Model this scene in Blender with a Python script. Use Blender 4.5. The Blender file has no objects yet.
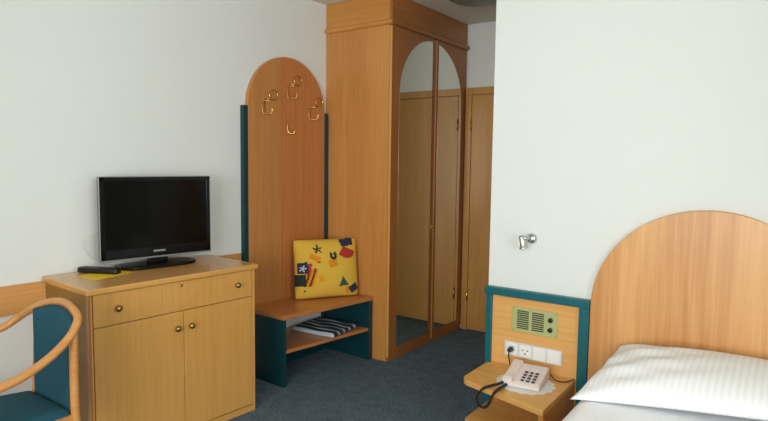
import bpy, bmesh, math, random
from mathutils import Vector, Matrix
random.seed(4)
scn = bpy.context.scene
COL = scn.collection
R = math.radians
PI = math.pi

# ------------------------------------------------------------------ materials
def srgb(r, g, b):
    def f(c):
        c /= 255.0
        return c / 12.92 if c <= .04045 else ((c + .055) / 1.055) ** 2.4
    return (f(r), f(g), f(b), 1)

def new_mat(name):
    m = bpy.data.materials.new(name)
    m.use_nodes = True
    nt = m.node_tree
    return m, nt, nt.nodes['Principled BSDF']

def plain(name, col, rough=.5, metal=0, bump=0, bscale=200, var=0, vscale=3, coat=0, spec=None):
    m, nt, b = new_mat(name)
    b.inputs['Base Color'].default_value = col
    b.inputs['Roughness'].default_value = rough
    b.inputs['Metallic'].default_value = metal
    b.inputs['Coat Weight'].default_value = coat
    if spec is not None: b.inputs['Specular IOR Level'].default_value = spec
    tc = nt.nodes.new('ShaderNodeTexCoord')
    if var:
        n = nt.nodes.new('ShaderNodeTexNoise'); n.inputs['Scale'].default_value = vscale
        n.inputs['Detail'].default_value = 4
        nt.links.new(tc.outputs['Object'], n.inputs['Vector'])
        mx = nt.nodes.new('ShaderNodeMix'); mx.data_type = 'RGBA'
        mx.inputs['A'].default_value = tuple(c * (1 - var) for c in col[:3]) + (1,)
        mx.inputs['B'].default_value = tuple(min(1, c * (1 + var)) for c in col[:3]) + (1,)
        nt.links.new(n.outputs['Fac'], mx.inputs['Factor'])
        nt.links.new(mx.outputs['Result'], b.inputs['Base Color'])
    if bump:
        n = nt.nodes.new('ShaderNodeTexNoise'); n.inputs['Scale'].default_value = bscale
        n.inputs['Detail'].default_value = 3
        nt.links.new(tc.outputs['Object'], n.inputs['Vector'])
        bp = nt.nodes.new('ShaderNodeBump'); bp.inputs['Strength'].default_value = bump
        bp.inputs['Distance'].default_value = .004
        nt.links.new(n.outputs['Fac'], bp.inputs['Height'])
        nt.links.new(bp.outputs['Normal'], b.inputs['Normal'])
    return m

def wood(name, dark, light, axis='z', rough=.35, scale=1.0, flame=.35, coat=.15, seams=None):
    """fine straight grain along an axis with a broader, wavy figure"""
    m, nt, b = new_mat(name)
    N = nt.nodes.new; L = nt.links.new
    tc = N('ShaderNodeTexCoord')
    def mapped(across, along):
        mp = N('ShaderNodeMapping')
        s = [across * scale] * 3
        s['xyz'.index(axis)] = along * scale
        mp.inputs['Scale'].default_value = s
        L(tc.outputs['Object'], mp.inputs['Vector'])
        return mp
    n1 = N('ShaderNodeTexNoise'); n1.inputs['Scale'].default_value = 1; n1.inputs['Detail'].default_value = 5
    n1.inputs['Roughness'].default_value = .6
    L(mapped(70, 2.0).outputs['Vector'], n1.inputs['Vector'])
    n2 = N('ShaderNodeTexNoise'); n2.inputs['Scale'].default_value = 1; n2.inputs['Detail'].default_value = 2
    n2.inputs['Distortion'].default_value = .8
    L(mapped(9, .55).outputs['Vector'], n2.inputs['Vector'])
    mx = N('ShaderNodeMix'); mx.data_type = 'FLOAT'; mx.inputs['Factor'].default_value = flame
    L(n1.outputs['Fac'], mx.inputs[2]); L(n2.outputs['Fac'], mx.inputs[3])
    cr = N('ShaderNodeValToRGB')
    cr.color_ramp.elements[0].position = .32; cr.color_ramp.elements[0].color = dark
    cr.color_ramp.elements[1].position = .66; cr.color_ramp.elements[1].color = light
    L(mx.outputs[0], cr.inputs['Fac'])
    src = cr.outputs['Color']
    if seams:                                  # veneer sheets side by side: (axis, [(from, tint)...])
        sp = N('ShaderNodeSeparateXYZ'); L(tc.outputs['Object'], sp.inputs[0])
        for start, tint in seams[1]:
            g = N('ShaderNodeMath'); g.operation = 'GREATER_THAN'; g.inputs[1].default_value = start
            L(sp.outputs['xyz'.index(seams[0])], g.inputs[0])
            mm = N('ShaderNodeMix'); mm.data_type = 'RGBA'; mm.blend_type = 'MULTIPLY'
            mm.inputs['B'].default_value = tint + (1,)
            L(g.outputs[0], mm.inputs['Factor']); L(src, mm.inputs['A']); src = mm.outputs['Result']
    L(src, b.inputs['Base Color'])
    b.inputs['Roughness'].default_value = rough
    b.inputs['Coat Weight'].default_value = coat
    b.inputs['Coat Roughness'].default_value = .2
    return m

def stripes(name, axis, period, cols, rough=.8, bump=.2):
    """hard-edged repeated stripes: cols = [(start 0..1, colour)]"""
    m, nt, b = new_mat(name)
    N = nt.nodes.new; L = nt.links.new
    tc = N('ShaderNodeTexCoord'); sx = N('ShaderNodeSeparateXYZ')
    L(tc.outputs['Object'], sx.inputs[0])
    d = N('ShaderNodeMath'); d.operation = 'DIVIDE'; d.inputs[1].default_value = period
    L(sx.outputs['XYZ'.index(axis)], d.inputs[0])
    fr = N('ShaderNodeMath'); fr.operation = 'FRACT'; L(d.outputs[0], fr.inputs[0])
    cr = N('ShaderNodeValToRGB'); cr.color_ramp.interpolation = 'CONSTANT'
    el = cr.color_ramp.elements
    el[0].position = cols[0][0]; el[0].color = cols[0][1]
    el[1].position = cols[1][0]; el[1].color = cols[1][1]
    for p, c in cols[2:]:
        e = el.new(p); e.color = c
    L(fr.outputs[0], cr.inputs['Fac']); L(cr.outputs['Color'], b.inputs['Base Color'])
    b.inputs['Roughness'].default_value = rough
    if bump:
        n = N('ShaderNodeTexNoise'); n.inputs['Scale'].default_value = 350
        L(tc.outputs['Object'], n.inputs['Vector'])
        bp = N('ShaderNodeBump'); bp.inputs['Strength'].default_value = bump; bp.inputs['Distance'].default_value = .003
        L(n.outputs['Fac'], bp.inputs['Height']); L(bp.outputs['Normal'], b.inputs['Normal'])
    return m

def carpet_mat():
    m, nt, b = new_mat('carpet_slate')
    N = nt.nodes.new; L = nt.links.new
    tc = N('ShaderNodeTexCoord')
    n = N('ShaderNodeTexNoise'); n.inputs['Scale'].default_value = 120; n.inputs['Detail'].default_value = 4
    n2 = N('ShaderNodeTexNoise'); n2.inputs['Scale'].default_value = 14; n2.inputs['Detail'].default_value = 6
    for k in (n, n2): L(tc.outputs['Object'], k.inputs['Vector'])
    mx = N('ShaderNodeMix'); mx.data_type = 'FLOAT'; mx.inputs['Factor'].default_value = .2
    L(n.outputs['Fac'], mx.inputs[2]); L(n2.outputs['Fac'], mx.inputs[3])
    cr = N('ShaderNodeValToRGB')
    cr.color_ramp.elements[0].position = .37; cr.color_ramp.elements[0].color = srgb(60, 78, 90)
    cr.color_ramp.elements[1].position = .63; cr.color_ramp.elements[1].color = srgb(116, 134, 146)
    L(mx.outputs[0], cr.inputs['Fac']); L(cr.outputs['Color'], b.inputs['Base Color'])
    b.inputs['Roughness'].default_value = .95
    b.inputs['Specular IOR Level'].default_value = .1
    bp = N('ShaderNodeBump'); bp.inputs['Strength'].default_value = .6; bp.inputs['Distance'].default_value = .006
    L(n.outputs['Fac'], bp.inputs['Height']); L(bp.outputs['Normal'], b.inputs['Normal'])
    return m

def glass_mat():
    m = bpy.data.materials.new('window_glass'); m.use_nodes = True
    nt = m.node_tree; nt.nodes.clear()
    o = nt.nodes.new('ShaderNodeOutputMaterial'); t = nt.nodes.new('ShaderNodeBsdfTransparent')
    g = nt.nodes.new('ShaderNodeBsdfGlossy'); g.inputs['Roughness'].default_value = .02
    f = nt.nodes.new('ShaderNodeFresnel'); f.inputs['IOR'].default_value = 1.3
    mx = nt.nodes.new('ShaderNodeMixShader')
    nt.links.new(f.outputs[0], mx.inputs[0]); nt.links.new(t.outputs[0], mx.inputs[1])
    nt.links.new(g.outputs[0], mx.inputs[2]); nt.links.new(mx.outputs[0], o.inputs[0])
    return m

M = {}
M['wall'] = plain('wall_paint', srgb(227, 230, 225), .9, bump=.05, bscale=300, var=.012, vscale=1.5)
M['ceiling'] = plain('ceiling_paint', srgb(222, 218, 204), .9)
M['carpet'] = carpet_mat()
BD, BL = srgb(202, 147, 74), srgb(216, 162, 88)
M['beech_v'] = wood('beech_vertical', BD, BL, 'z')
M['beech_y'] = wood('beech_lengthwise', BD, BL, 'y', rough=.28, coat=.35)
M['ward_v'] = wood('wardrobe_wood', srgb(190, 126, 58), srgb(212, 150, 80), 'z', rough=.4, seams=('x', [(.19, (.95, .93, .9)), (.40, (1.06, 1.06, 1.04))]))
M['ward_door_shaded'] = wood('wardrobe_door_wood_shaded', srgb(146, 88, 38), srgb(168, 106, 52), 'z', rough=.4)  # darker copy of the wardrobe wood: shade on the front put into the colour
M['ward_y_shaded'] = wood('wardrobe_front_wood_shaded', srgb(148, 90, 38), srgb(172, 110, 52), 'y', rough=.4)  # same front shade in the colour, for fascia, plinth and front moulding
M['ward_x'] = wood('wardrobe_side_fascia', srgb(190, 126, 56), srgb(212, 150, 76), 'x', rough=.4)
M['rack_v'] = wood('rack_wood', srgb(180, 118, 60), srgb(200, 138, 78), 'z', rough=.4, seams=('y', [(-.46, (.97, .84, .79))]))
M['bench_y'] = wood('bench_wood', srgb(178, 108, 56), srgb(198, 130, 74), 'y', rough=.3)
M['head_v'] = wood('headboard_veneer', srgb(190, 128, 66), srgb(224, 170, 106), 'z', rough=.4, flame=.6)
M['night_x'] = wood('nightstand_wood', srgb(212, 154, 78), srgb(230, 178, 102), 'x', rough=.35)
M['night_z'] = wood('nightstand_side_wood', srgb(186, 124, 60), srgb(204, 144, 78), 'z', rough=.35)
M['panel_v'] = wood('bedside_panel_wood', srgb(212, 154, 82), srgb(230, 176, 104), 'x', rough=.45)
M['door_v'] = wood('door_wood', srgb(176, 123, 56), srgb(198, 145, 75), 'z', rough=.4)
M['rail_y'] = wood('wall_rail_wood', srgb(200, 140, 76), srgb(218, 162, 96), 'y', rough=.4)
M['chair'] = wood('bentwood', srgb(190, 126, 64), srgb(208, 150, 86), 'y', rough=.3, scale=.8)
M['edge'] = plain('wood_edge_lipping', srgb(176, 108, 66), .4)
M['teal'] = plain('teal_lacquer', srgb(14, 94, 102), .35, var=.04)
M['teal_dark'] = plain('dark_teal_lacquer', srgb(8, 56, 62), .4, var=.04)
M['fabric'] = plain('teal_upholstery', srgb(12, 72, 86), .9, bump=.3, bscale=500, var=.18, vscale=60)
M['brass'] = plain('brass', srgb(206, 160, 80), .25, 1)
M['gold'] = plain('polished_gold_brass', srgb(214, 166, 100), .2, 1)
M['antique'] = plain('antique_brass', srgb(168, 140, 84), .35, 1)
M['chrome'] = plain('chrome', srgb(205, 208, 208), .12, 1)
M['mirror'] = plain('mirror_glass', (.82, .83, .75, 1), .015, 1)
M['black'] = plain('black_plastic', srgb(16, 16, 18), .35)
M['screen'] = plain('screen_glass', srgb(7, 6, 6), .1, spec=.14)
M['glossblack'] = plain('gloss_black_plastic', srgb(10, 10, 12), .12, spec=.25)
M['silver'] = plain('silver_plastic', srgb(150, 156, 158), .3, .6)
M['white'] = plain('white_plastic', srgb(238, 238, 234), .4)
M['lightgrey'] = plain('light_grey_plastic', srgb(214, 215, 212), .45)
M['dark'] = plain('dark_recess', srgb(40, 40, 40), .7)
M['phone'] = plain('beige_phone_plastic', srgb(230, 216, 206), .4)
M['phone2'] = plain('pinkish_phone_face', srgb(234, 216, 214), .4)
M['key'] = plain('grey_keys', srgb(70, 68, 74), .5)
M['radio'] = plain('greenish_metal_plate', srgb(180, 188, 128), .45, .2)
M['slot'] = plain('grille_slots', srgb(66, 72, 52), .8)
M['yellow'] = plain('yellow_paper', srgb(238, 198, 20), .6)
M['lace'] = plain('white_lace', srgb(236, 238, 242), .9, bump=.5, bscale=400, var=.05, vscale=150)
M['sheet'] = plain('white_sheet', srgb(250, 251, 254), .9, bump=.12, bscale=9)
M['pillow'] = stripes('striped_white_cotton', 'X', .022, [(0, srgb(244, 245, 244)), (.5, srgb(236, 238, 239))], .85, .05)
M['lamp'] = plain('grey_green_lamp_glass', srgb(110, 118, 104), .35)
M['glass'] = glass_mat()
M['pvc'] = plain('white_window_frame', srgb(235, 235, 232), .4)
M['towel'] = stripes('striped_cloth', 'Y', .064, [(0, srgb(24, 40, 50)), (.36, srgb(104, 120, 128)), (.46, srgb(182, 190, 194)), (.68, srgb(100, 114, 122)), (.78, srgb(24, 40, 50))], .9, .3)

# ------------------------------------------------------------------ mesh helpers
def box(x0, x1, y0, y1, z0, z1, bev=.002, seg=2):
    bm = bmesh.new()
    bmesh.ops.create_cube(bm, size=1)
    for v in bm.verts:
        v.co = Vector(((x0 + x1) / 2 + v.co.x * (x1 - x0), (y0 + y1) / 2 + v.co.y * (y1 - y0), (z0 + z1) / 2 + v.co.z * (z1 - z0)))
    if bev:
        bmesh.ops.bevel(bm, geom=list(bm.edges), offset=bev, segments=seg, affect='EDGES', profile=.5)
    return bm

def prism(pts, axis, a, b, bev=.0015, smooth=False):
    """polygon in the plane normal to axis, extruded from a to b"""
    bm = bmesh.new()
    def P(p, t):
        return {'x': (t, p[0], p[1]), 'y': (p[0], t, p[1]), 'z': (p[0], p[1], t)}[axis]
    lo = [bm.verts.new(P(p, a)) for p in pts]
    hi = [bm.verts.new(P(p, b)) for p in pts]
    n = len(pts)
    caps = [bm.faces.new(lo), bm.faces.new(hi)]
    for i in range(n):
        f = bm.faces.new((lo[i], lo[(i + 1) % n], hi[(i + 1) % n], hi[i]))
        f.smooth = smooth
    bmesh.ops.recalc_face_normals(bm, faces=list(bm.faces))
    if bev:
        ed = [e for e in bm.edges if any(f in caps for f in e.link_faces)]
        bmesh.ops.bevel(bm, geom=ed, offset=bev, segments=2, affect='EDGES', profile=.5)
    return bm

def spline(pts, n=8, closed=False):
    P = [Vector(p) for p in pts]; out = []
    m = len(P)
    rng = range(m if closed else m - 1)
    for i in rng:
        p0 = P[(i - 1) % m] if closed or i > 0 else P[0] * 2 - P[1]
        p1 = P[i]; p2 = P[(i + 1) % m]
        p3 = P[(i + 2) % m] if closed or i + 2 < m else P[-1] * 2 - P[-2]
        for k in range(n):
            t = k / n
            out.append(.5 * ((2 * p1) + (p2 - p0) * t + (2 * p0 - 5 * p1 + 4 * p2 - p3) * t * t + (3 * p1 - p0 - 3 * p2 + p3) * t ** 3))
    if not closed: out.append(P[-1])
    return out

def tube(pts, r, segs=12, closed=False, n=8, smooth_path=True, rfun=None):
    P = spline(pts, n, closed) if smooth_path else [Vector(p) for p in pts]
    bm = bmesh.new(); rings = []
    m = len(P); up = None
    for i, p in enumerate(P):
        a = P[(i - 1) % m] if closed or i else P[0]
        b = P[(i + 1) % m] if closed or i < m - 1 else P[-1]
        t = (b - a).normalized()
        if up is None:
            up = Vector((0, 0, 1)) if abs(t.z) < .9 else Vector((1, 0, 0))
        s = t.cross(up).normalized(); up = s.cross(t).normalized()
        rr = rfun(i / (m - 1)) * r if rfun else r
        rings.append([bm.verts.new(p + rr * (math.cos(2 * PI * k / segs) * s + math.sin(2 * PI * k / segs) * up)) for k in range(segs)])
    for i in range(m if closed else m - 1):
        A = rings[i]; B = rings[(i + 1) % m]
        for k in range(segs):
            f = bm.faces.new((A[k], A[(k + 1) % segs], B[(k + 1) % segs], B[k])); f.smooth = True
    if not closed:
        bm.faces.new(rings[0][::-1]); bm.faces.new(rings[-1])
    bmesh.ops.recalc_face_normals(bm, faces=list(bm.faces))
    return bm

def lathe(prof, segs=24, loc=(0, 0, 0), axis='z'):
    """profile of (radius, height), turned about an axis through loc"""
    bm = bmesh.new(); rings = []
    for r, h in prof:
        ring = []
        for k in range(segs):
            a = 2 * PI * k / segs
            c, s = max(r, 1e-4) * math.cos(a), max(r, 1e-4) * math.sin(a)
            v = {'z': (c, s, h), 'x': (h, c, s), 'y': (c, h, s)}[axis]
            ring.append(bm.verts.new(Vector(v) + Vector(loc)))
        rings.append(ring)
    for A, B in zip(rings, rings[1:]):
        for k in range(segs):
            f = bm.faces.new((A[k], A[(k + 1) % segs], B[(k + 1) % segs], B[k])); f.smooth = True
    bm.faces.new(rings[0][::-1]); bm.faces.new(rings[-1])
    bmesh.ops.recalc_face_normals(bm, faces=list(bm.faces))
    return bm

def sphere(r, loc=(0, 0, 0), sc=(1, 1, 1), u=16, v=10):
    bm = bmesh.new(); bmesh.ops.create_uvsphere(bm, u_segments=u, v_segments=v, radius=r)
    for q in bm.verts: q.co = Vector((q.co.x * sc[0] + loc[0], q.co.y * sc[1] + loc[1], q.co.z * sc[2] + loc[2]))
    for f in bm.faces: f.smooth = True
    return bm

def xf(bm, mat):
    bmesh.ops.transform(bm, matrix=mat, verts=list(bm.verts)); return bm

def obj(name, bms, mat, parent=None, loc=(0, 0, 0), rot=(0, 0, 0), label=None):
    """link the given shapes as ONE mesh object"""
    if not isinstance(bms, (list, tuple)): bms = [bms]
    full = bmesh.new()
    for b in bms:
        t = bpy.data.meshes.new('t'); b.to_mesh(t); b.free(); full.from_mesh(t); bpy.data.meshes.remove(t)
    me = bpy.data.meshes.new(name); full.to_mesh(me); full.free()
    for k in (mat if isinstance(mat, (list, tuple)) else [mat]): me.materials.append(k)
    o = bpy.data.objects.new(name, me); COL.objects.link(o)
    o.location = loc; o.rotation_euler = rot
    if parent: o.parent = parent
    if label: o['label'] = label
    return o

def tag(o, label, cat, group=None):
    o['label'] = label; o['category'] = cat
    if group: o['group'] = group
    return o

def thing(name, label, cat, loc=(0, 0, 0), rz=0, group=None, rot=None):
    o = bpy.data.objects.new(name, None); COL.objects.link(o)
    o.empty_display_size = .1
    o.location = loc; o.rotation_euler = rot or (0, 0, rz)
    return tag(o, label, cat, group)

def struct(name, bms, mat, parent=None):
    o = obj(name, bms, mat, parent)
    if not parent: o['kind'] = 'structure'
    return o

# ------------------------------------------------------------------ the room
WA = R(-2.5)                                   # the left wall runs very slightly off square
WO = Vector((0, .1687, 0)); EX = Vector((math.cos(WA), math.sin(WA), 0)); EY = Vector((-math.sin(WA), math.cos(WA), 0))
def W(d, s, z=0): return WO + EX * d + EY * s + Vector((0, 0, z))
ZC = 2.4932; YF = 1.2444; YB = -.3431; XE = 1.557; YR = -4.75; XR = 4.05

p0 = W(0, YR - .8)
struct('wall_left', prism([(0, YF + .12), (0, .1687), (p0.x, p0.y), (-.6, p0.y), (-.6, YF + .12)], 'z', -.02, ZC + .02, 0), M['wall'])
struct('wall_far', box(-.1, XE + .2, YF, YF + .12, -.02, ZC + .02, 0), M['wall'])
struct('wall_bed', box(XE, XR + .2, YB, YF + .12, -.02, ZC + .02, .004), M['wall'])
VY0, VY1, VZ0, VZ1 = -3.6, -1.9, .85, 2.25
struct('wall_right', [box(XR, XR + .2, YR - .2, VY0, -.02, ZC + .02, 0), box(XR, XR + .2, VY1, YB + .1, -.02, ZC + .02, 0),
                      box(XR, XR + .2, VY0, VY1, -.02, VZ0, 0), box(XR, XR + .2, VY0, VY1, VZ1, ZC + .02, 0)], M['wall'])
w2 = struct('added_side_window', [box(XR + .07, XR + .14, VY0, VY0 + .07, VZ0, VZ1), box(XR + .07, XR + .14, VY1 - .07, VY1, VZ0, VZ1),
                         box(XR + .07, XR + .14, VY0 + .07, VY1 - .07, VZ0, VZ0 + .07), box(XR + .07, XR + .14, VY0 + .07, VY1 - .07, VZ1 - .07, VZ1)], M['pvc'])  # unseen window, added to brighten the left wall
obj('pane', box(XR + .102, XR + .108, VY0 + .07, VY1 - .07, VZ0 + .07, VZ1 - .07, 0), M['glass'], w2)
WX0, WX1, WZ0, WZ1 = 1.5, 3.9, .55, 2.3
struct('wall_rear', [box(-.5, WX0, YR - .2, YR, -.02, ZC + .02, 0), box(WX1, XR + .2, YR - .2, YR, -.02, ZC + .02, 0),
                     box(WX0, WX1, YR - .2, YR, -.02, WZ0, 0), box(WX0, WX1, YR - .2, YR, WZ1, ZC + .02, 0)], M['wall'])
w = struct('window_1', [box(WX0, WX0 + .07, YR - .14, YR - .07, WZ0, WZ1), box(WX1 - .07, WX1, YR - .14, YR - .07, WZ0, WZ1),
                        box(WX0, WX1, YR - .14, YR - .07, WZ0, WZ0 + .07), box(WX0, WX1, YR - .14, YR - .07, WZ1 - .07, WZ1),
                        box(2.665, 2.735, YR - .14, YR - .07, WZ0, WZ1)], M['pvc'])
obj('pane', [box(WX0 + .07, 2.665, YR - .108, YR - .102, WZ0 + .07, WZ1 - .07, 0), box(2.735, WX1 - .07, YR - .108, YR - .102, WZ0 + .07, WZ1 - .07, 0)], M['glass'], w)
struct('floor', box(-.6, XR + .2, YR - .3, YF + .12, -.1, 0, 0), M['carpet'])
struct('ceiling', box(-.6, XR + .2, YR - .3, YF + .12, ZC, ZC + .1, 0), M['ceiling'])

# board along the left wall at dresser-top height
t = struct('trim_1', prism([(0.0, .66), (.02, .66), (.02, .795), (0, .795)], 'y', -4.4, -.7825, .002), M['rail_y'])
t.location = WO; t.rotation_euler = (0, 0, WA)

struct('carpet_strip_left', prism([(0.0, 0), (.012, 0), (.012, .1), (0, .1)], 'y', -.72, -.04, 0), M['carpet'])  # carpet-coloured strip at the wall foot, behind the bench only
bpy.data.objects['carpet_strip_left'].location = WO; bpy.data.objects['carpet_strip_left'].rotation_euler = (0, 0, WA)
# far door of the passage
d = struct('door_1', [box(.645, 1.41, YF - .03, YF - .002, .008, 1.925, .002)], M['door_v'])
obj('door_casing', [box(.588, .641, YF - .034, YF - .001, 0, 1.9285, .002), box(1.414, 1.47, YF - .034, YF - .001, 0, 1.9285, .002),
                    box(.588, 1.47, YF - .035, YF - .001, 1.929, 1.985, .002)], M['door_v'], d)
for z in (1.686, .288):
    obj('hinge', [lathe([(.001, z - .042), (.007, z - .04), (.007, z + .04), (.001, z + .042)], 12, (.643, YF - .038, 0)),
                  sphere(.008, (.643, YF - .038, z + .045))], M['brass'], d)
obj('door_handle', [tube([(1.36, YF - .03, 1.02), (1.36, YF - .08, 1.02), (1.33, YF - .085, 1.02), (1.25, YF - .085, 1.02)], .009),
                    box(1.34, 1.38, YF - .036, YF - .028, .93, 1.10, .003)], M['brass'], d)

# round lamp on the passage ceiling
cl = thing('ceiling_lamp', 'round dark grey-green ceiling lamp above the passage beside the wardrobe', 'lamp', (1.07, .42, ZC))
obj('base', lathe([(.001, -.03), (.17, -.03), (.18, -.02), (.18, 0), (.001, 0)], 40), M['lightgrey'], cl)
obj('lamp_shade', lathe([(.001, -.085), (.08, -.082), (.15, -.07), (.19, -.05), (.2, -.035), (.195, -.03), (.001, -.03)], 40), M['lamp'], cl)

# ------------------------------------------------------------------ wardrobe
WY0, WY1 = .1687, 1.228
wd = thing('wardrobe', 'tall honey-coloured wooden wardrobe with two arched mirror doors reaching the ceiling', 'wardrobe', (0.002, WY0, 0))
LY = WY1 - WY0
obj('carcass', [box(.0, .556, 0, LY, .0, 2.29, .002)], M['ward_v'], wd)
obj('plinth', box(.556, .572, .004, LY - .004, .0, .03, .001), M['ward_y_shaded'], wd)
obj('cornice', box(.556, .578, 0, LY, 2.323, ZC - .002, .0), M['ward_y_shaded'], wd)
obj('cornice', box(0, .5555, 0, LY, 2.323, ZC - .002, .0), M['ward_x'], wd)
mold = [(.0, 2.288), (.012, 2.29), (.018, 2.298), (.019, 2.314), (.014, 2.322), (0, 2.324)]
obj('moulding', [prism([(.578 + a, z) for a, z in mold] + [(0.55, 2.324), (.55, 2.288)], 'y', -.016, LY + .014, .001)], M['ward_y_shaded'], wd)
obj('moulding', [prism([(-a, z) for a, z in mold] + [(.03, 2.324), (.03, 2.288)], 'x', 0.0, .585, .001)], M['ward_x'], wd)
SPL = .734 - WY0
CYW, AW, BW, ZW = .705 - WY0, .443, .42, 1.842
def arch_mirror(y0, y1):
    pts = [(y0, .088), (y1, .088)]
    n = 28
    for i in range(n + 1):
        y = y1 + (y0 - y1) * i / n
        q = 1 - ((y - CYW) / AW) ** 2
        pts.append((y, ZW + BW * math.sqrt(max(q, 0))))
    return prism(pts, 'x', .577, .5795, 0)
for k, (a, b, m0, m1, st) in enumerate(((.002, SPL - .002, CYW - AW + .001, .690 - WY0, 1), (SPL + .002, LY - .002, .779 - WY0, CYW + AW - .001, 0))):
    dr = obj('door', box(.558, .578, a, b, .032, 2.286, .002), M['ward_door_shaded'], wd)
    obj('mirror', arch_mirror(m0, m1), M['mirror'], dr)
    if st:
        obj('edge_strip', box(.5595, .5785, a - .0015, a - .0002, .034, 2.284, .0), M['beech_v'], dr, label='pale edge strip')
        obj('handle', [sphere(.01, (.59, SPL - .022, .9)), box(.577, .58, SPL - .028, SPL - .016, .88, .92, .001),
                       lathe([(.004, .578), (.004, .59), (.003, .592)], 10, (0, SPL - .022, .9), 'x')], M['brass'], dr, label='small brass knob on the left mirror door')
    else:
        obj('edge_strip', box(.5785, .583, a + .003, a + .015, .034, 2.284, .001), M['ward_v'], dr)

# ------------------------------------------------------------------ coat rack on the left wall
cr = thing('coat_rack', 'arched wooden coat board with brass hooks and dark teal side posts beside the wardrobe', 'coat rack', WO, WA)
cs, rad, zc = -.388, .343, 1.721
pts = [(cs + rad, .03), ]
pts = [(cs - rad, .40), (cs + rad, .40)] + [(cs + rad * math.cos(PI * i / 40), zc + rad * math.sin(PI * i / 40)) for i in range(41)]
obj('back_board', prism(pts, 'x', .002, .033, .003), M['rack_v'], cr)
for a, b, q in ((-.768, -.731, 1), (-.045, -.004, 0)):
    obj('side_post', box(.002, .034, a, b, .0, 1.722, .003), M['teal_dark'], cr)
def coat_hook(s, z, big=True):
    h = obj('hook', [box(.0332, .037, s - .006, s + .006, z - .055, z + .03, .002)], M['gold'], cr, label='polished brass coat hook')
    if big:
        # square lower hook and round hat loop of bent wire
        obj('lower_hook', [tube([(.028, s - .018, z + .012), (.036, s - .022, z + .005), (.04, s - .022, z - .05), (.05, s - .012, z - .066),
                                 (.07, s + .012, z - .066), (.08, s + .022, z - .056), (.082, s + .024, z - .03)], .0038, 8),
                           tube([(.03, s - .02, z + .01), (.05, s, z + .016), (.07, s + .016, z + .014)], .0034, 8)], M['gold'], h)
        c = Vector((.07, s + .045, z + .055))
        obj('hat_loop', [tube([c + Vector((.006 * math.cos(a), .03 * math.cos(a), .032 * math.sin(a))) for a in [2 * PI * i / 14 for i in range(14)]], .0036, 8, True, 4),
                         tube([(.027, s, z + .02), (.05, s + .012, z + .028), (.068, s + .028, z + .032)], .0034, 8)], M['gold'], h)
    else:
        obj('lower_hook', [tube([(.028, s - .004, z + .025), (.04, s - .006, z + .02), (.046, s - .006, z - .03), (.056, s + .002, z - .052), (.075, s + .02, z - .05), (.082, s + .026, z - .036)], .006, 8)], M['gold'], h)
coat_hook(-.60, 1.745); coat_hook(-.385, 1.86); coat_hook(-.185, 1.735); coat_hook(-.405, 1.615, False)

# ------------------------------------------------------------------ bench
bn = thing('bench', 'low wooden bench with dark teal end panels and an open shelf under the coat board', 'bench', WO, WA)
def front(s): return .375 + (.452 - .375) * (s + .752) / .752
def slab(s0, s1, z0, z1, inset=0, back=.0352, bev=.003, k=0):
    return prism([(back, s0), (back, s1), (front(s1) - inset, s1 + k), (front(s0) - inset, s0)], 'z', z0, z1, bev)
obj('seat_board', slab(-.752, -.003, .418, .447, k=.014), M['bench_y'], bn)
obj('shelf', slab(-.727, -.029, .206, .228, .006, .004), M['bench_y'], bn)
obj('added_dark_board', prism([(.0352, -.7265), (.0352, -.0295), (.05, -.0295), (.05, -.7265)], 'z', .0, .2055, .001), M['teal_dark'], bn)  # dark board added to fill the strip below the shelf
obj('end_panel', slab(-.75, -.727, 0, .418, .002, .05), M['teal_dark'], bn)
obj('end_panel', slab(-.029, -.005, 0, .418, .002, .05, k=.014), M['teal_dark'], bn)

# folded striped cloth on the bench shelf
def soft_slab(lx, ly, h, nx=26, ny=30, amp=.003, layers=3):
    bm = bmesh.new(); g = {}
    def ht(u, v):
        e = min(1, (1 - abs(u)) * 9) ; f = min(1, (1 - abs(v)) * 12)
        return h * (e * (2 - e)) ** .5 * (f * (2 - f)) ** .5
    for top in (0, 1):
        for i in range(nx + 1):
            for j in range(ny + 1):
                u = -1 + 2 * i / nx; v = -1 + 2 * j / ny
                w_ = amp * (math.sin(5 * u + 3 * v) + .6 * math.sin(9 * v - 4 * u))
                z = h * .42 + (ht(u, v) * .58 + w_ * min(1, (1 - abs(u)) * 5) * min(1, (1 - abs(v)) * 5) if top else -h * .42 * min(1, ht(u, v) / h * 1.5))
                g[top, i, j] = bm.verts.new((u * lx / 2, v * ly / 2, z))
    for top in (0, 1):
        for i in range(nx):
            for j in range(ny):
                q = [g[top, i, j], g[top, i + 1, j], g[top, i + 1, j + 1], g[top, i, j + 1]]
                f = bm.faces.new(q if top else q[::-1]); f.smooth = True
    bmesh.ops.remove_doubles(bm, verts=list(bm.verts), dist=.0004)
    bmesh.ops.recalc_face_normals(bm, faces=list(bm.faces))
    return bm
p = W(.235, -.235, .2285)
tw = obj('folded_cloth', soft_slab(.355, .325, .030), M['towel'], None, p, (0, 0, WA + R(8)))
tag(tw, 'folded dark and white striped cloth lying on the bench shelf', 'cloth')

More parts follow.
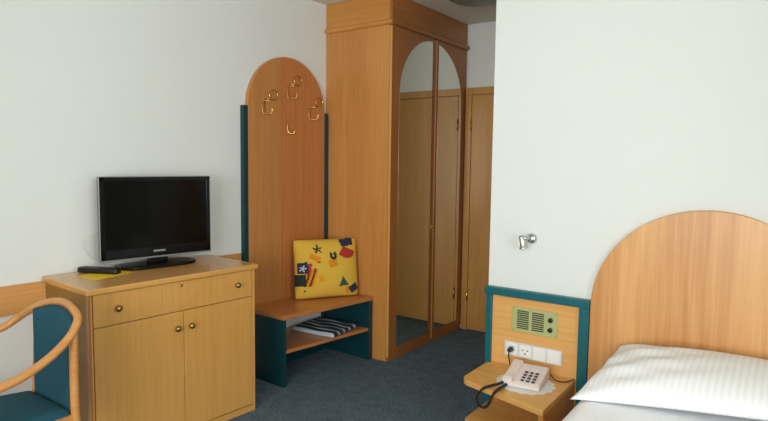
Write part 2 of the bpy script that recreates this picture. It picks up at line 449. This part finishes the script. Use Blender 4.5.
# ------------------------------------------------------------------ patterned cushion on the bench
def cushion_mesh(w_, h_, th, n=72):
    """pinched pillow shape in local x (width), z (height), y (front = -y); faces carry colour patches"""
    bm = bmesh.new(); g = {}
    def edge(u, v):                      # sides bow inward between pointed corners
        k = max(0, u * u * v * v - .62) / .38 * .028
        return u * (1 - .02 * (1 - v * v)) * (1 - k), v * (1 - .018 * (1 - u * u)) * (1 - k)
    for side in (0, 1):
        for i in range(n + 1):
            for j in range(n + 1):
                u = -1 + 2 * i / n; v = -1 + 2 * j / n
                pu = max(0, 1 - abs(u) ** 2.6); pv = max(0, 1 - abs(v) ** 2.6)
                t = th * .5 * (pu * pv) ** .55
                t += .004 * math.sin(7 * u + 2) * math.sin(6 * v) * pu * pv
                eu, ev = edge(u, v)
                g[side, i, j] = bm.verts.new((eu * w_ / 2, (-t if side == 0 else t), h_ / 2 + ev * h_ / 2))
    def patch(u, v):
        def rot(cx, cy, a):
            x, y = u - cx, v - cy; c, s = math.cos(a), math.sin(a)
            return (x * c + y * s) / 1.15, (-x * s + y * c) / 1.15
        x, y = rot(-.33, .66, .4)        # dark flower
        r = math.hypot(x, y); an = math.atan2(y, x)
        if r < .085 + .055 * math.cos(5 * an): return 1
        x, y = rot(-.43, .37, -.5)       # orange blot
        if abs(x) < .15 and abs(y) < .075: return 2
        if math.hypot(u + .33, v - .24) < .05: return 1
        x, y = rot(.14, .43, .1)         # dark figure with orange base
        if .035 < math.hypot(x / .8, y) < .13 and not (abs(x) < .03 and y > .06): return 1
        x, y = rot(.12, .17, .15)
        if abs(x) < .12 and abs(y) < .11: return 2
        x, y = rot(.62, .86, .05)        # blue block, top right
        if abs(x) < .19 and abs(y) < .11: return 3
        x, y = rot(.6, .48, -.5)         # red block under it
        if abs(x) < .2 and abs(y) < .15 and y - x > -.22: return 4
        x, y = rot(-.8, .05, .05)        # blue and red square at the left edge
        if abs(x) < .13 and abs(y) < .16:
            an = math.atan2(y + .02, x)
            return 5 if math.hypot(x, y + .02) < .05 + .05 * math.cos(5 * an) else 3
        x, y = rot(-.62, .0, -.15)
        if abs(x) < .055 and abs(y) < .17: return 4
        x, y = rot(-.86, -.36, .05)      # dark green square below
        if abs(x) < .12 and abs(y) < .17: return 1
        for cx in (-.66, -.52):          # slanting dark bars on orange
            x, y = rot(cx, -.28, -.28)
            if abs(y) < .27:
                if abs(x) < .025: return 6
                if abs(x) < .08: return 2
        x, y = rot(-.26, -.33, .1)
        if abs(x) < .07 and abs(y) < .1: return 7
        x, y = rot(.44, -.46, .15)       # green cone
        if -.14 < y < .14 and abs(x) < .13 * (.16 - y) / .28 : return 8
        x, y = rot(.8, -.72, .6)         # dark blue diamond
        if abs(x) < .13 and abs(y) < .11: return 3
        x, y = rot(.6, -.75, .1)
        if abs(x) < .06 and abs(y) < .1: return 2
        if math.hypot(u + .74, v + .72) < .035: return 8
        return 0
    for side in (0, 1):
        for i in range(n):
            for j in range(n):
                q = [g[side, i, j], g[side, i + 1, j], g[side, i + 1, j + 1], g[side, i, j + 1]]
                f = bm.faces.new(q if side == 0 else q[::-1]); f.smooth = True
                u = -1 + 2 * (i + .5) / n; v = -1 + 2 * (j + .5) / n
                f.material_index = patch(u, v) if side == 0 else 0
    bmesh.ops.remove_doubles(bm, verts=list(bm.verts), dist=.0003)
    bmesh.ops.recalc_face_normals(bm, faces=list(bm.faces))
    return bm
def cloth(name, c): return plain(name, c, .9, bump=.25, bscale=300, var=.06, vscale=25)
cm = [cloth('cushion_yellow', srgb(222, 180, 62)), cloth('print_dark_green', srgb(34, 48, 42)), cloth('print_orange', srgb(222, 138, 14)),
      cloth('print_navy', srgb(38, 46, 76)), cloth('print_red', srgb(176, 52, 40)), cloth('print_white', srgb(206, 208, 216)),
      cloth('print_brown', srgb(84, 42, 20)), cloth('print_pale_orange', srgb(226, 158, 22)), cloth('print_green', srgb(40, 92, 60))]
cang = math.atan2(.385, .235)
cb = obj('throw_pillow', cushion_mesh(.455, .405, .165), cm, None, (.234, -.072, .4478), (R(-9), 0, cang))
tag(cb, 'yellow cushion printed with red, blue and green patches standing on the bench', 'cushion')

# ------------------------------------------------------------------ dresser
drs = thing('dresser', 'honey-coloured wooden dresser with one drawer and two doors under the television', 'dresser', W(.0, -1.4885), WA - R(1.2))
HW = .442
obj('carcass', [box(.024, .455, -HW, HW, .037, .793, .001), box(.024, .47, -HW, -HW + .018, .0, .793, .0015), box(.024, .47, HW - .018, HW, .0, .793, .0015)], M['beech_v'], drs)
for q, k in ((-HW, 'edge'), (HW - .018, 'beech_v')): obj('edge_strip', box(.4702, .4745, q, q + (.009 if k == 'edge' else .018), .0, .793, .001), M[k], drs, label='reddish edge strip' if k == 'edge' else None)
obj('plinth', box(.44, .473, -HW + .0185, HW - .0185, .0, .035, .0015), M['beech_y'], drs)
obj('top', box(.022, .492, -HW - .012, HW + .012, .7935, .82, .005), M['beech_y'], drs)
def knob(par, s, z, r=.0145):
    obj('knob', lathe([(.006, .473), (.006, .482), (r, .489), (r * 1.05, .495), (r * .75, .502), (.001, .505)], 16, (0, s, z), 'x'), M['antique'], par, label='round antique brass knob')
dw = obj('drawer', box(.456, .474, -HW + .0205, HW - .0205, .645, .7895, .0018), M['beech_v'], drs)
knob(dw, -.318, .718); knob(dw, .322, .722)
obj('lock', lathe([(.007, .473), (.0075, .476), (.001, .477)], 14, (0, 0, .769), 'x'), M['antique'], dw, label='small brass keyhole cover')
for a, b, ks in ((-HW + .0205, .0085, -.03), (.0115, HW - .0205, .045)):
    dd = obj('door', box(.456, .474, a, b, .04, .6415, .0018), M['beech_v'], drs)
    knob(dd, ks, .563)

# ------------------------------------------------------------------ television
YAW = R(80.5)
tp = W(.137, -1.418, .8205)
tvx = thing('television', 'flat black television with a silver rim standing on the dresser', 'television', tp, YAW)
TW, TH, TZ = .594, .427, .043          # local x = width, -y = front
def frame_ring(x0, x1, z0, z1, tx, tzb, tzt, y0, y1, bev):
    return [box(x0, x0 + tx, y0, y1, z0, z1, bev), box(x1 - tx, x1, y0, y1, z0, z1, bev),
            box(x0, x1, y0, y1, z0, z0 + tzb, bev), box(x0, x1, y0, y1, z1 - tzt, z1, bev)]
hw = TW / 2
obj('back_shell', [box(-hw, hw, -.012, .012, TZ, TZ + TH, .006), box(-hw * .8, hw * .8, .006, .05, TZ + .06, TZ + TH - .06, .018)], M['black'], tvx)
obj('silver_rim', frame_ring(-hw, hw, TZ, TZ + TH, .004, .009, .004, -.018, .004, .0025), M['silver'], tvx, label='thin silver rim around the screen')
fr = obj('bezel', frame_ring(-hw + .005, hw - .005, TZ + .011, TZ + TH - .004, .022, .05, .022, -.019, -.008, .003), M['glossblack'], tvx)
obj('screen', box(-hw + .025, hw - .025, -.0165, -.01, TZ + .06, TZ + TH - .025, .0), M['screen'], tvx)
cu = bpy.data.curves.new('logo', 'FONT'); cu.body = 'SAMSUNG'; cu.size = .014; cu.align_x = 'CENTER'; cu.extrude = .0004
tmp = bpy.data.objects.new('tmp', cu); COL.objects.link(tmp)
dg = bpy.context.evaluated_depsgraph_get(); me = bpy.data.meshes.new_from_object(tmp.evaluated_get(dg))
bpy.data.objects.remove(tmp)
lg = bpy.data.objects.new('logo_lettering', me); COL.objects.link(lg); me.materials.clear(); me.materials.append(M['lightgrey'])
lg.parent = fr; lg.location = (0, -.0195, TZ + .032); lg.rotation_euler = (R(90), 0, 0)
obj('neck', [box(-.05, .05, -.01, .03, .014, TZ + .03, .006)], M['glossblack'], tvx)
n = 40; prof = []
for i in range(n):
    a = 2 * PI * i / n; c, s = math.cos(a), math.sin(a)
    prof.append((-.01 + .205 * abs(c) ** .55 * (1 if c > 0 else -1), -.005 + .095 * abs(s) ** .7 * (1 if s > 0 else -1)))
obj('base', prism(prof, 'z', 0, .016, .005), M['glossblack'], tvx)
ca = obj('cable', tube([tp + Vector((-.10, -.2, .20)), tp + Vector((-.11, -.28, .18)), tp + Vector((-.115, -.318, .14)), tp + Vector((-.115, -.31, .09)),
                        tp + Vector((-.115, -.25, .03)), tp + Vector((-.112, -.14, .006)), tp + Vector((-.11, -.02, .006))], .0026, 8), M['lightgrey'])
tag(ca, 'pale cable looping out behind the left edge of the television', 'cable')

# remote on a yellow leaflet
lf = obj('leaflet', prism([(.06, -1.675), (.215, -1.672), (.165, -1.455), (.01, -1.46)], 'z', .8203, .8218, 0), M['yellow'])
tag(lf, 'yellow leaflet lying on the dresser under the remote control', 'leaflet')
ra = math.atan2(.092, .175)
rm = thing('remote_control', 'black remote control lying on the yellow leaflet beside the television', 'remote control', (.068, -1.572, .822), ra)
def rprof():
    pts = []
    for i in range(24):
        a = 2 * PI * i / 24; c, s = math.cos(a), math.sin(a)
        pts.append((.108 * abs(c) ** .35 * (1 if c > 0 else -1), (.024 + .004 * c) * abs(s) ** .5 * (1 if s > 0 else -1)))
    return pts
obj('body', prism(rprof(), 'z', 0, .028, .008), M['black'], rm)
for i in range(7):
    for j in range(3):
        obj('button', lathe([(.0045, 0), (.0045, .0015), (.003, .0022)], 10, (-.075 + i * .021, -.012 + j * .012, .0277)), M['key'], rm)

# ------------------------------------------------------------------ armchair
ch = thing('armchair', 'bentwood armchair with teal upholstered seat and back in front of the dresser', 'armchair', (.48, -2.22, 0))
def C(x, y, z): return (x - .48, y + 2.22, z)
rail = [C(.755, -2.47, .60), C(.762, -2.278, .636), C(.757, -2.205, .651), C(.738, -2.12, .682), C(.722, -2.06, .715), C(.708, -2.015, .752), C(.672, -1.98, .79), C(.60, -1.968, .816),
        C(.50, -1.962, .82), C(.41, -1.975, .803), C(.335, -1.995, .77), C(.25, -2.005, .728), C(.215, -2.065, .684), C(.205, -2.2, .650), C(.205, -2.47, .60)]
obj('bent_rail', tube(rail, .0152, 14, n=6), M['chair'], ch)
obj('leg', tube([C(.715, -1.985, 0), C(.705, -2.0, .25), C(.696, -2.012, .45), C(.70, -2.012, .745)], .0155, 12), M['chair'], ch)
obj('leg', tube([C(.345, -1.985, 0), C(.365, -2.0, .25), C(.385, -2.012, .45), C(.385, -1.99, .785)], .014, 12), M['chair'], ch)
obj('leg', tube([C(.755, -2.50, 0), C(.752, -2.49, .3), C(.755, -2.47, .60)], .018, 12), M['chair'], ch)
obj('leg', tube([C(.205, -2.50, 0), C(.208, -2.49, .3), C(.205, -2.47, .60)], .018, 12), M['chair'], ch)
out = [(.375, -2.012), (.69, -2.012), (.735, -2.48), (.225, -2.48)]
def inset(pts, k):
    cx = sum(q[0] for q in pts) / len(pts); cy = sum(q[1] for q in pts) / len(pts)
    return [(cx + (x - cx) * k, cy + (y - cy) * k) for x, y in pts]
sf = [tube([C(*out[i], .415), C(*out[(i + 1) % 4], .415)], .012, 4, smooth_path=False) for i in range(4)]
def rail_box(a, b, z0, z1, th=.022):
    a, b = Vector(C(*a, 0)), Vector(C(*b, 0)); d_ = (b - a); L_ = d_.length
    bm = box(0, L_, -th / 2, th / 2, z0, z1, .003)
    return xf(bm, Matrix.Translation(a) @ Matrix.Rotation(math.atan2(d_.y, d_.x), 4, 'Z'))
for b_ in sf: b_.free()
obj('seat_frame', [rail_box(out[i], out[(i + 1) % 4], .375, .437) for i in range(4)], M['chair'], ch)
def seat_mesh():
    bm = bmesh.new(); n = 24; g = {}
    for i in range(n + 1):
        for j in range(n + 1):
            u, v = i / n, j / n
            x = (1 - v) * (out[0][0] + (out[1][0] - out[0][0]) * u) + v * (out[3][0] + (out[2][0] - out[3][0]) * u)
            y = (1 - v) * out[0][1] + v * out[3][1]
            e = min(1, min(u, 1 - u, v, 1 - v) * 9)
            z = .432 + .03 * (e * (2 - e)) ** .5 + .012 * math.sin(PI * u) * math.sin(PI * v)
            g[i, j] = bm.verts.new(C(x, y, z))
    for i in range(n):
        for j in range(n):
            f = bm.faces.new((g[i, j], g[i, j + 1], g[i + 1, j + 1], g[i + 1, j])); f.smooth = True
    r = bmesh.ops.extrude_face_region(bm, geom=list(bm.faces))
    for v in r['geom']:
        if isinstance(v, bmesh.types.BMVert): v.co.z = .405
    bmesh.ops.recalc_face_normals(bm, faces=list(bm.faces))
    return bm
obj('seat', seat_mesh(), M['fabric'], ch)
def back_mesh():
    bm = bmesh.new(); n = 20; g = {}
    for s in (0, 1):
        for i in range(n + 1):
            u = i / n; x = .39 + (.69 - .39) * u
            ztop = .775 + .037 * math.sin(PI * min(1, u * .95 + .06)) ** .8
            for j in range(n + 1):
                v = j / n
                y = -2.008 + .026 * math.sin(PI * u) * v
                e = min(1, min(u, 1 - u, v, 1 - v) * 8); t = .006 + .014 * (e * (2 - e)) ** .5
                g[s, i, j] = bm.verts.new(C(x, y + (t if s else -t), .43 + (ztop - .43) * v))
    for s in (0, 1):
        for i in range(n):
            for j in range(n):
                f = bm.faces.new((g[s, i, j], g[s, i + 1, j], g[s, i + 1, j + 1], g[s, i, j + 1])); f.smooth = True
    for i in range(n):
        bm.faces.new((g[0, i, n], g[0, i + 1, n], g[1, i + 1, n], g[1, i, n])); bm.faces.new((g[0, i, 0], g[0, i + 1, 0], g[1, i + 1, 0], g[1, i, 0]))
        bm.faces.new((g[0, 0, i], g[0, 0, i + 1], g[1, 0, i + 1], g[1, 0, i])); bm.faces.new((g[0, n, i], g[0, n, i + 1], g[1, n, i + 1], g[1, n, i]))
    bmesh.ops.recalc_face_normals(bm, faces=list(bm.faces))
    return bm
obj('backrest', back_mesh(), M['fabric'], ch)

# ------------------------------------------------------------------ bedside panel on the bed wall
YP = YB - .018                                     # front of the wooden panel
bp_ = thing('bedside_panel', 'teal-framed light wooden wall panel above the nightstand', 'wall panel', (1.565, YB, 0))
def PX(x): return x - 1.565
obj('board', box(PX(1.592), PX(2.035), -.018, -.001, .03, .726, .001), M['panel_v'], bp_)
obj('frame_strip', box(PX(1.563), PX(1.594), -.036, -.001, .0, .722, .004), M['teal'], bp_)
obj('frame_strip', box(PX(2.030), PX(2.077), -.036, -.001, .0, .722, .004), M['teal'], bp_)
obj('frame_strip', box(PX(1.556), PX(2.0775), -.042, -.001, .722, .761, .006), M['teal'], bp_)

rd = thing('radio_panel', 'built-in greenish radio plate with speaker slots and two black knobs on the bedside panel', 'radio', (1.815, YP - .0003, .614))
obj('face_plate', box(-.115, .115, -.004, 0, -.062, .062, .002), M['radio'], rd)
for gx in (-.058, .018):
    obj('speaker_grille', [box(gx - .03, gx + .03, -.0046, -.0036, -.044 + k * .0105, -.0373 + k * .0105, 0) for k in range(9)], M['slot'], rd)
for z in (.022, -.026):
    kb = obj('knob', lathe([(.0115, -.003), (.0115, -.012), (.0095, -.015), (.001, -.015)], 20, (.081, 0, z), 'y'), M['black'], rd)
for x in (-.107, .107):
    for z in (-.054, .054):
        obj('screw', lathe([(.003, -.0035), (.003, -.005), (.001, -.0053)], 10, (x, 0, z), 'y'), M['antique'], rd)

so = thing('socket_strip', 'white four-gang strip of sockets and switches on the bedside panel', 'socket', (1.812, YP - .0003, .461))
obj('frame', box(-.146, .146, -.009, 0, -.0375, .0375, .004), M['lightgrey'], so)
mx_ = [-.1065, -.0355, .0355, .1065]
obj('power_socket', [box(mx_[0] - .028, mx_[0] + .028, -.012, -.008, -.029, .029, .003), lathe([(.02, -.0118), (.02, -.0135), (.0185, -.0135), (.0185, -.0122), (.001, -.0122)], 28, (mx_[0], 0, 0), 'y')], M['white'], so)
ds = obj('data_socket', [box(mx_[1] - .028, mx_[1] + .028, -.012, -.008, -.029, .029, .003)], M['white'], so)
obj('contact_hole', [box(mx_[1] + dx - w2, mx_[1] + dx + w2, -.0126, -.0116, dz - h2, dz + h2, 0) for dx, dz, w2, h2 in
                     ((-.012, .005, .004, .0025), (.012, .005, .004, .0025), (0, -.012, .0045, .003))], M['dark'], ds)
for k in (2, 3):
    obj('rocker_switch', [box(mx_[k] - .0315, mx_[k] + .0315, -.0125, -.008, -.0315, .0315, .003)], M['white'], so)

pg = thing('power_plug', 'black power plug and cable in the left socket behind the telephone', 'plug', (1.812 + mx_[0], YP - .0140, .461))
obj('plug_body', [lathe([(.012, 0), (.012, -.012), (.01, -.024), (.0085, -.03), (.001, -.031)], 20, (0, 0, 0), 'y')], M['black'], pg)
obj('cable', tube([(0, -.02, -.004), (.0, -.03, -.02), (.004, -.028, -.05), (.014, -.03, -.078), (.03, -.022, -.0845), (.08, -.012, -.086)], .0035, 8), M['black'], pg)

# ------------------------------------------------------------------ nightstand
ZN = .373
ns = thing('nightstand', 'light wooden nightstand with a slanted top and open shelf between wall panel and bed', 'nightstand', (1.8, YB, 0))
def NX(x, y): return (x - 1.8, y - YB)
def rounded(pts, rs, n=6):
    out_ = []
    m = len(pts)
    for i in range(m):
        p_, a, b = Vector(pts[i]), Vector(pts[i - 1]), Vector(pts[(i + 1) % m]); r = rs[i]
        if not r: out_.append(tuple(p_)); continue
        pa = p_ + (a - p_).normalized() * r; pb = p_ + (b - p_).normalized() * r
        for k in range(n + 1):
            t_ = k / n; q = pa * (1 - t_) ** 2 + p_ * 2 * t_ * (1 - t_) + pb * t_ * t_
            out_.append(tuple(q))
    return out_
yk = YB - .0195
top = [NX(1.596, yk), NX(1.596, YB - .038), NX(1.582, YB - .038), NX(1.582, -.668), NX(2.024, -.792), NX(2.024, yk)]
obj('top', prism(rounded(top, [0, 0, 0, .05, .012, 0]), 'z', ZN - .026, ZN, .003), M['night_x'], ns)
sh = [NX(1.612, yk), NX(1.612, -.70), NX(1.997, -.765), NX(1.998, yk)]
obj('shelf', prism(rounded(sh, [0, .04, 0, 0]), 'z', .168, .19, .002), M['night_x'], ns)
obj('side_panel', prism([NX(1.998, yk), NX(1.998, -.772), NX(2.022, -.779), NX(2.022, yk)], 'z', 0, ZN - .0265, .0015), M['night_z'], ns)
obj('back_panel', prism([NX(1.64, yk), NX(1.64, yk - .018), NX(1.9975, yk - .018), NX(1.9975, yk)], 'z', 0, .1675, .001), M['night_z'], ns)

# lace doily and telephone
dc = (1.852, -.55)
pts = []
for i in range(96):
    a = 2 * PI * i / 96
    r = .124 + .012 * abs(math.sin(a * 8))
    pts.append((r * math.cos(a), r * .93 * math.sin(a)))
do = obj('doily', prism(pts, 'z', 0, .0015, 0), M['lace'], None, (dc[0], dc[1], ZN + .0003))
tag(do, 'round scalloped white lace doily under the telephone', 'doily')

ph = thing('telephone', 'beige desk telephone with black coiled cord on the white doily', 'telephone', (1.848, -.535, ZN + .002), R(6))
ph.scale = (.88, .9, .84)
side = [(-.105, .004), (-.105, .022), (-.098, .028), (.075, .068), (.1, .066), (.105, .058), (.105, .004)]
bd = obj('body', prism(side, 'x', -.095, .098, .005), M['phone'], ph)
fa = .28 * .83
def on_face(x, y, h=0):
    z = .028 + (y + .098) * (.040 / .173)
    return (x, y, z + h)
face_rot = Matrix.Rotation(math.atan2(.040, .173), 4, 'X')
pad = box(-.062, .062, -.09, .075, -.001, .002, .0015)
obj('keypad_plate', xf(pad, Matrix.Translation(on_face(.032, -.004)) @ face_rot), M['phone2'], ph, label='pinkish keypad plate')
for i in range(3):
    for j in range(4):
        k = box(-.009, .009, -.007, .007, 0, .005, .0015)
        obj('key', xf(k, Matrix.Translation(on_face(.003 + i * .028, -.076 + j * .026, .002)) @ face_rot), M['key'], ph)
for j in range(3):
    k = box(-.032, .032, -.003, .003, 0, .002, .0)
    obj('memory_key', xf(k, Matrix.Translation(on_face(.032, .04 + j * .012, .002)) @ face_rot), M['lightgrey'], ph)
hs = [(-.112, .020), (-.112, .044), (-.095, .052), (-.05, .054), (0, .063), (.05, .076), (.09, .083), (.108, .078), (.11, .058), (.09, .050), (.07, .06), (.0, .043), (-.06, .034), (-.07, .022), (-.1, .016)]
obj('handset', prism([(a, b) for a, b in hs], 'x', -.096, -.042, .009), M['phone'], ph)
inv = (Matrix.Translation((1.848, -.535, ZN + .002)) @ Matrix.Rotation(R(6), 4, 'Z') @ Matrix.Diagonal((.88, .9, .84, 1))).inverted()
def loc(p): return inv @ Vector(p)
path = spline([loc(q) for q in ((1.786, -.618, .398), (1.778, -.65, .39), (1.752, -.70, .386), (1.734, -.745, .383), (1.722, -.772, .362), (1.722, -.778, .338),
                                (1.738, -.784, .318), (1.764, -.786, .319), (1.788, -.788, .350), (1.798, -.775, .384), (1.798, -.72, .388), (1.795, -.66, .383), (1.798, -.61, .384))], 10)
# coil along the path
acc = [0]
for a, b in zip(path, path[1:]): acc.append(acc[-1] + (b - a).length)
def at(s):
    for i in range(len(path) - 1):
        if acc[i + 1] >= s:
            t_ = (s - acc[i]) / (acc[i + 1] - acc[i]); return path[i].lerp(path[i + 1], t_), (path[i + 1] - path[i]).normalized()
    return path[-1], (path[-1] - path[-2]).normalized()
turns = int(acc[-1] / .0085); coil = []; upv = Vector((.2, .3, 1))
for i in range(turns * 8 + 1):
    p_, tg = at(acc[-1] * i / (turns * 8)); s_ = tg.cross(upv).normalized(); upv = s_.cross(tg).normalized()
    a = 2 * PI * i / 8
    coil.append(p_ + .0052 * (math.cos(a) * s_ + math.sin(a) * upv))
obj('coiled_cord', tube(coil, .0034, 5, smooth_path=False), M['black'], ph, label='black coiled handset cord')
obj('line_cable', tube([loc(q) for q in ((1.92, -.415, ZN + .02), (1.945, -.43, ZN + .006), (1.975, -.44, ZN + .0045), (2.0, -.425, ZN + .0045), (2.016, -.39, ZN + .0045), (2.018, -.37, ZN + .0045))], .0032, 8), M['black'], ph, label='thin black line cable')

# ------------------------------------------------------------------ reading lamp on the bed wall
wl = thing('wall_lamp', 'small chrome reading spotlight on the white wall above the bedside panel', 'lamp', (1.783, YB, 1.018))
obj('wall_mount', lathe([(.026, 0), (.027, -.006), (.022, -.016), (.014, -.022), (.001, -.023)], 26, (0, 0, 0), 'y'), M['chrome'], wl)
obj('arm', [tube([(0, -.016, 0), (-.006, -.045, .006), (-.014, -.062, .008)], .0055, 10), sphere(.011, (-.014, -.062, .006))], M['chrome'], wl)
hd = lathe([(.001, .026), (.009, .026), (.013, .02), (.0135, -.018), (.016, -.026), (.021, -.034), (.021, -.038), (.017, -.038), (.013, -.026), (.001, -.024)], 24)
obj('spot_head', xf(hd, Matrix.Translation((-.025, -.066, -.006)) @ Matrix.Rotation(R(-10), 4, 'Y') @ Matrix.Rotation(R(8), 4, 'X')), M['chrome'], wl)

# ------------------------------------------------------------------ bed
BX0, BX1 = 2.088, 2.985
bed = thing('bed', 'wooden bed with a large round-topped beech headboard against the white wall', 'bed', (2.543, YB, 0))
def BX(x): return x - 2.543
hr = .464; hz = .735
pts = [(-hr, .02), (hr, .02)] + [(hr * math.cos(PI * i / 60), hz + hr * math.sin(PI * i / 60)) for i in range(61)]
hb = obj('headboard', prism(pts, 'y', -.03, -.003, .003), M['head_v'], bed)
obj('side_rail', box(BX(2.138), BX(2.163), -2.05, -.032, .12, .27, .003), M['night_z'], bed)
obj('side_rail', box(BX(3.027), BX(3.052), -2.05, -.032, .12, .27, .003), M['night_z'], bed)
obj('slat_base', box(BX(2.164), BX(3.026), -2.03, -.034, .22, .262, .002), M['night_x'], bed)
obj('footboard', box(BX(2.138), BX(3.052), -2.078, -2.051, .02, .48, .004), M['head_v'], bed)
for sx in (-1, 1):
    obj('leg', box(sx * .41 - .03, sx * .41 + .03, -2.045, -1.99, 0, .16, .003), M['night_z'], bed)

def mattress_mesh(x0, x1, y0, y1, z0, z1, r):
    bm = box(x0, x1, y0, y1, z0, z1, r, 6)
    for f in bm.faces: f.smooth = True
    return bm
mt = obj('mattress', mattress_mesh(-.425, .425, -.825, .825, 0, .235, .07), M['sheet'], None, (2.595, YB - .862, .2625))
tag(mt, 'mattress covered with a smooth white sheet on the bed', 'mattress')

def pillow_mesh(lx, ly, th, n=60):
    bm = bmesh.new(); g = {}
    for s in (0, 1):
        for i in range(n + 1):
            for j in range(n + 1):
                u = -1 + 2 * i / n; v = -1 + 2 * j / n
                pu = max(0, 1 - abs(u) ** 2.4); pv = max(0, 1 - abs(v) ** 2.4)
                t_ = th * .5 * (pu * pv) ** .5
                eu = u * (1 - .05 * (1 - v * v)); ev = v * (1 - .035 * (1 - u * u))
                # soft creases radiating from the left end
                cre = .007 * math.sin(10 * (v - .55 * u) + 1.0) * max(0, -u * .9 + .25) * pu ** .3 * pv ** .5
                cre += .004 * math.sin(17 * (v + .4 * u)) * max(0, -u) * pv ** .6 * pu ** .4
                z = (t_ + cre) if s else -t_ * .6
                # the left end is pulled to a point at the front, the front edge runs back to the right
                fx = eu * lx / 2 + (1 + v) / 2 * (1 - u) / 2 * .05
                fy = ev * ly / 2 + (1 - v) / 2 * (u + 1) / 2 * .12
                g[s, i, j] = bm.verts.new((fx, fy, z + .03 * (u + 1) / 2 - .006 - .03 * ((1 - u) / 2) ** 3 * ((1 - v) / 2) ** 3))
    for s in (0, 1):
        for i in range(n):
            for j in range(n):
                q = [g[s, i, j], g[s, i + 1, j], g[s, i + 1, j + 1], g[s, i, j + 1]]
                f = bm.faces.new(q if s else q[::-1]); f.smooth = True
    bmesh.ops.remove_doubles(bm, verts=list(bm.verts), dist=.0003)
    bmesh.ops.recalc_face_normals(bm, faces=list(bm.faces))
    return bm
pl = obj('pillow', pillow_mesh(.80, .53, .165), M['pillow'], None, (2.567, -.648, .561), (R(6), 0, 0))
tag(pl, 'white satin-striped pillow leaning against the headboard on the bed', 'pillow')

# ------------------------------------------------------------------ light
wld = bpy.data.worlds.new('sky'); scn.world = wld; wld.use_nodes = True
bg = wld.node_tree.nodes['Background']; bg.inputs[0].default_value = (.80, .90, 1, 1); bg.inputs[1].default_value = 1.0
def area(name, loc_, rot_, sx, sy, power, col):
    l = bpy.data.lights.new(name, 'AREA'); l.shape = 'RECTANGLE'; l.size = sx; l.size_y = sy; l.energy = power; l.color = col
    o = bpy.data.objects.new(name, l); COL.objects.link(o); o.location = loc_; o.rotation_euler = rot_
    return o
area('window_daylight', (2.7, YR - .17, 1.43), (R(90), 0, 0), 2.2, 1.6, 112, (1, .995, .985))
area('added_side_fill', (XR + .17, (VY0 + VY1) / 2, (VZ0 + VZ1) / 2), (0, R(90), 0), VZ1 - VZ0 - .1, VY1 - VY0 - .1, 47, (.93, .985, 1))  # fill light added outside the extra window, for the left wall

# ------------------------------------------------------------------ camera
F = 580.46
yaw, pitch, roll = R(35.4597), R(4.7235), R(.7311)
fw = Vector((-math.sin(yaw) * math.cos(pitch), math.cos(yaw) * math.cos(pitch), -math.sin(pitch)))
rt = Vector((math.cos(yaw), math.sin(yaw), 0)); up = rt.cross(fw)
r0 = math.cos(roll) * rt + math.sin(roll) * up
r1 = -math.sin(roll) * rt + math.cos(roll) * up
cam = bpy.data.cameras.new('camera'); cam.sensor_width = 36; cam.sensor_fit = 'HORIZONTAL'; cam.lens = F * 36 / 768
cam.clip_start = .05
co = bpy.data.objects.new('camera', cam); COL.objects.link(co)
mw = Matrix((r0, r1, -fw)).transposed().to_4x4(); mw.translation = Vector((2.8198, -3.0454, 1.377))
co.matrix_world = mw
scn.camera = co
scn.view_settings.view_transform = 'Standard'; scn.view_settings.look = 'None'
scn.view_settings.gamma = 1; scn.view_settings.use_curve_mapping = False
scn.view_settings.exposure = 0.0
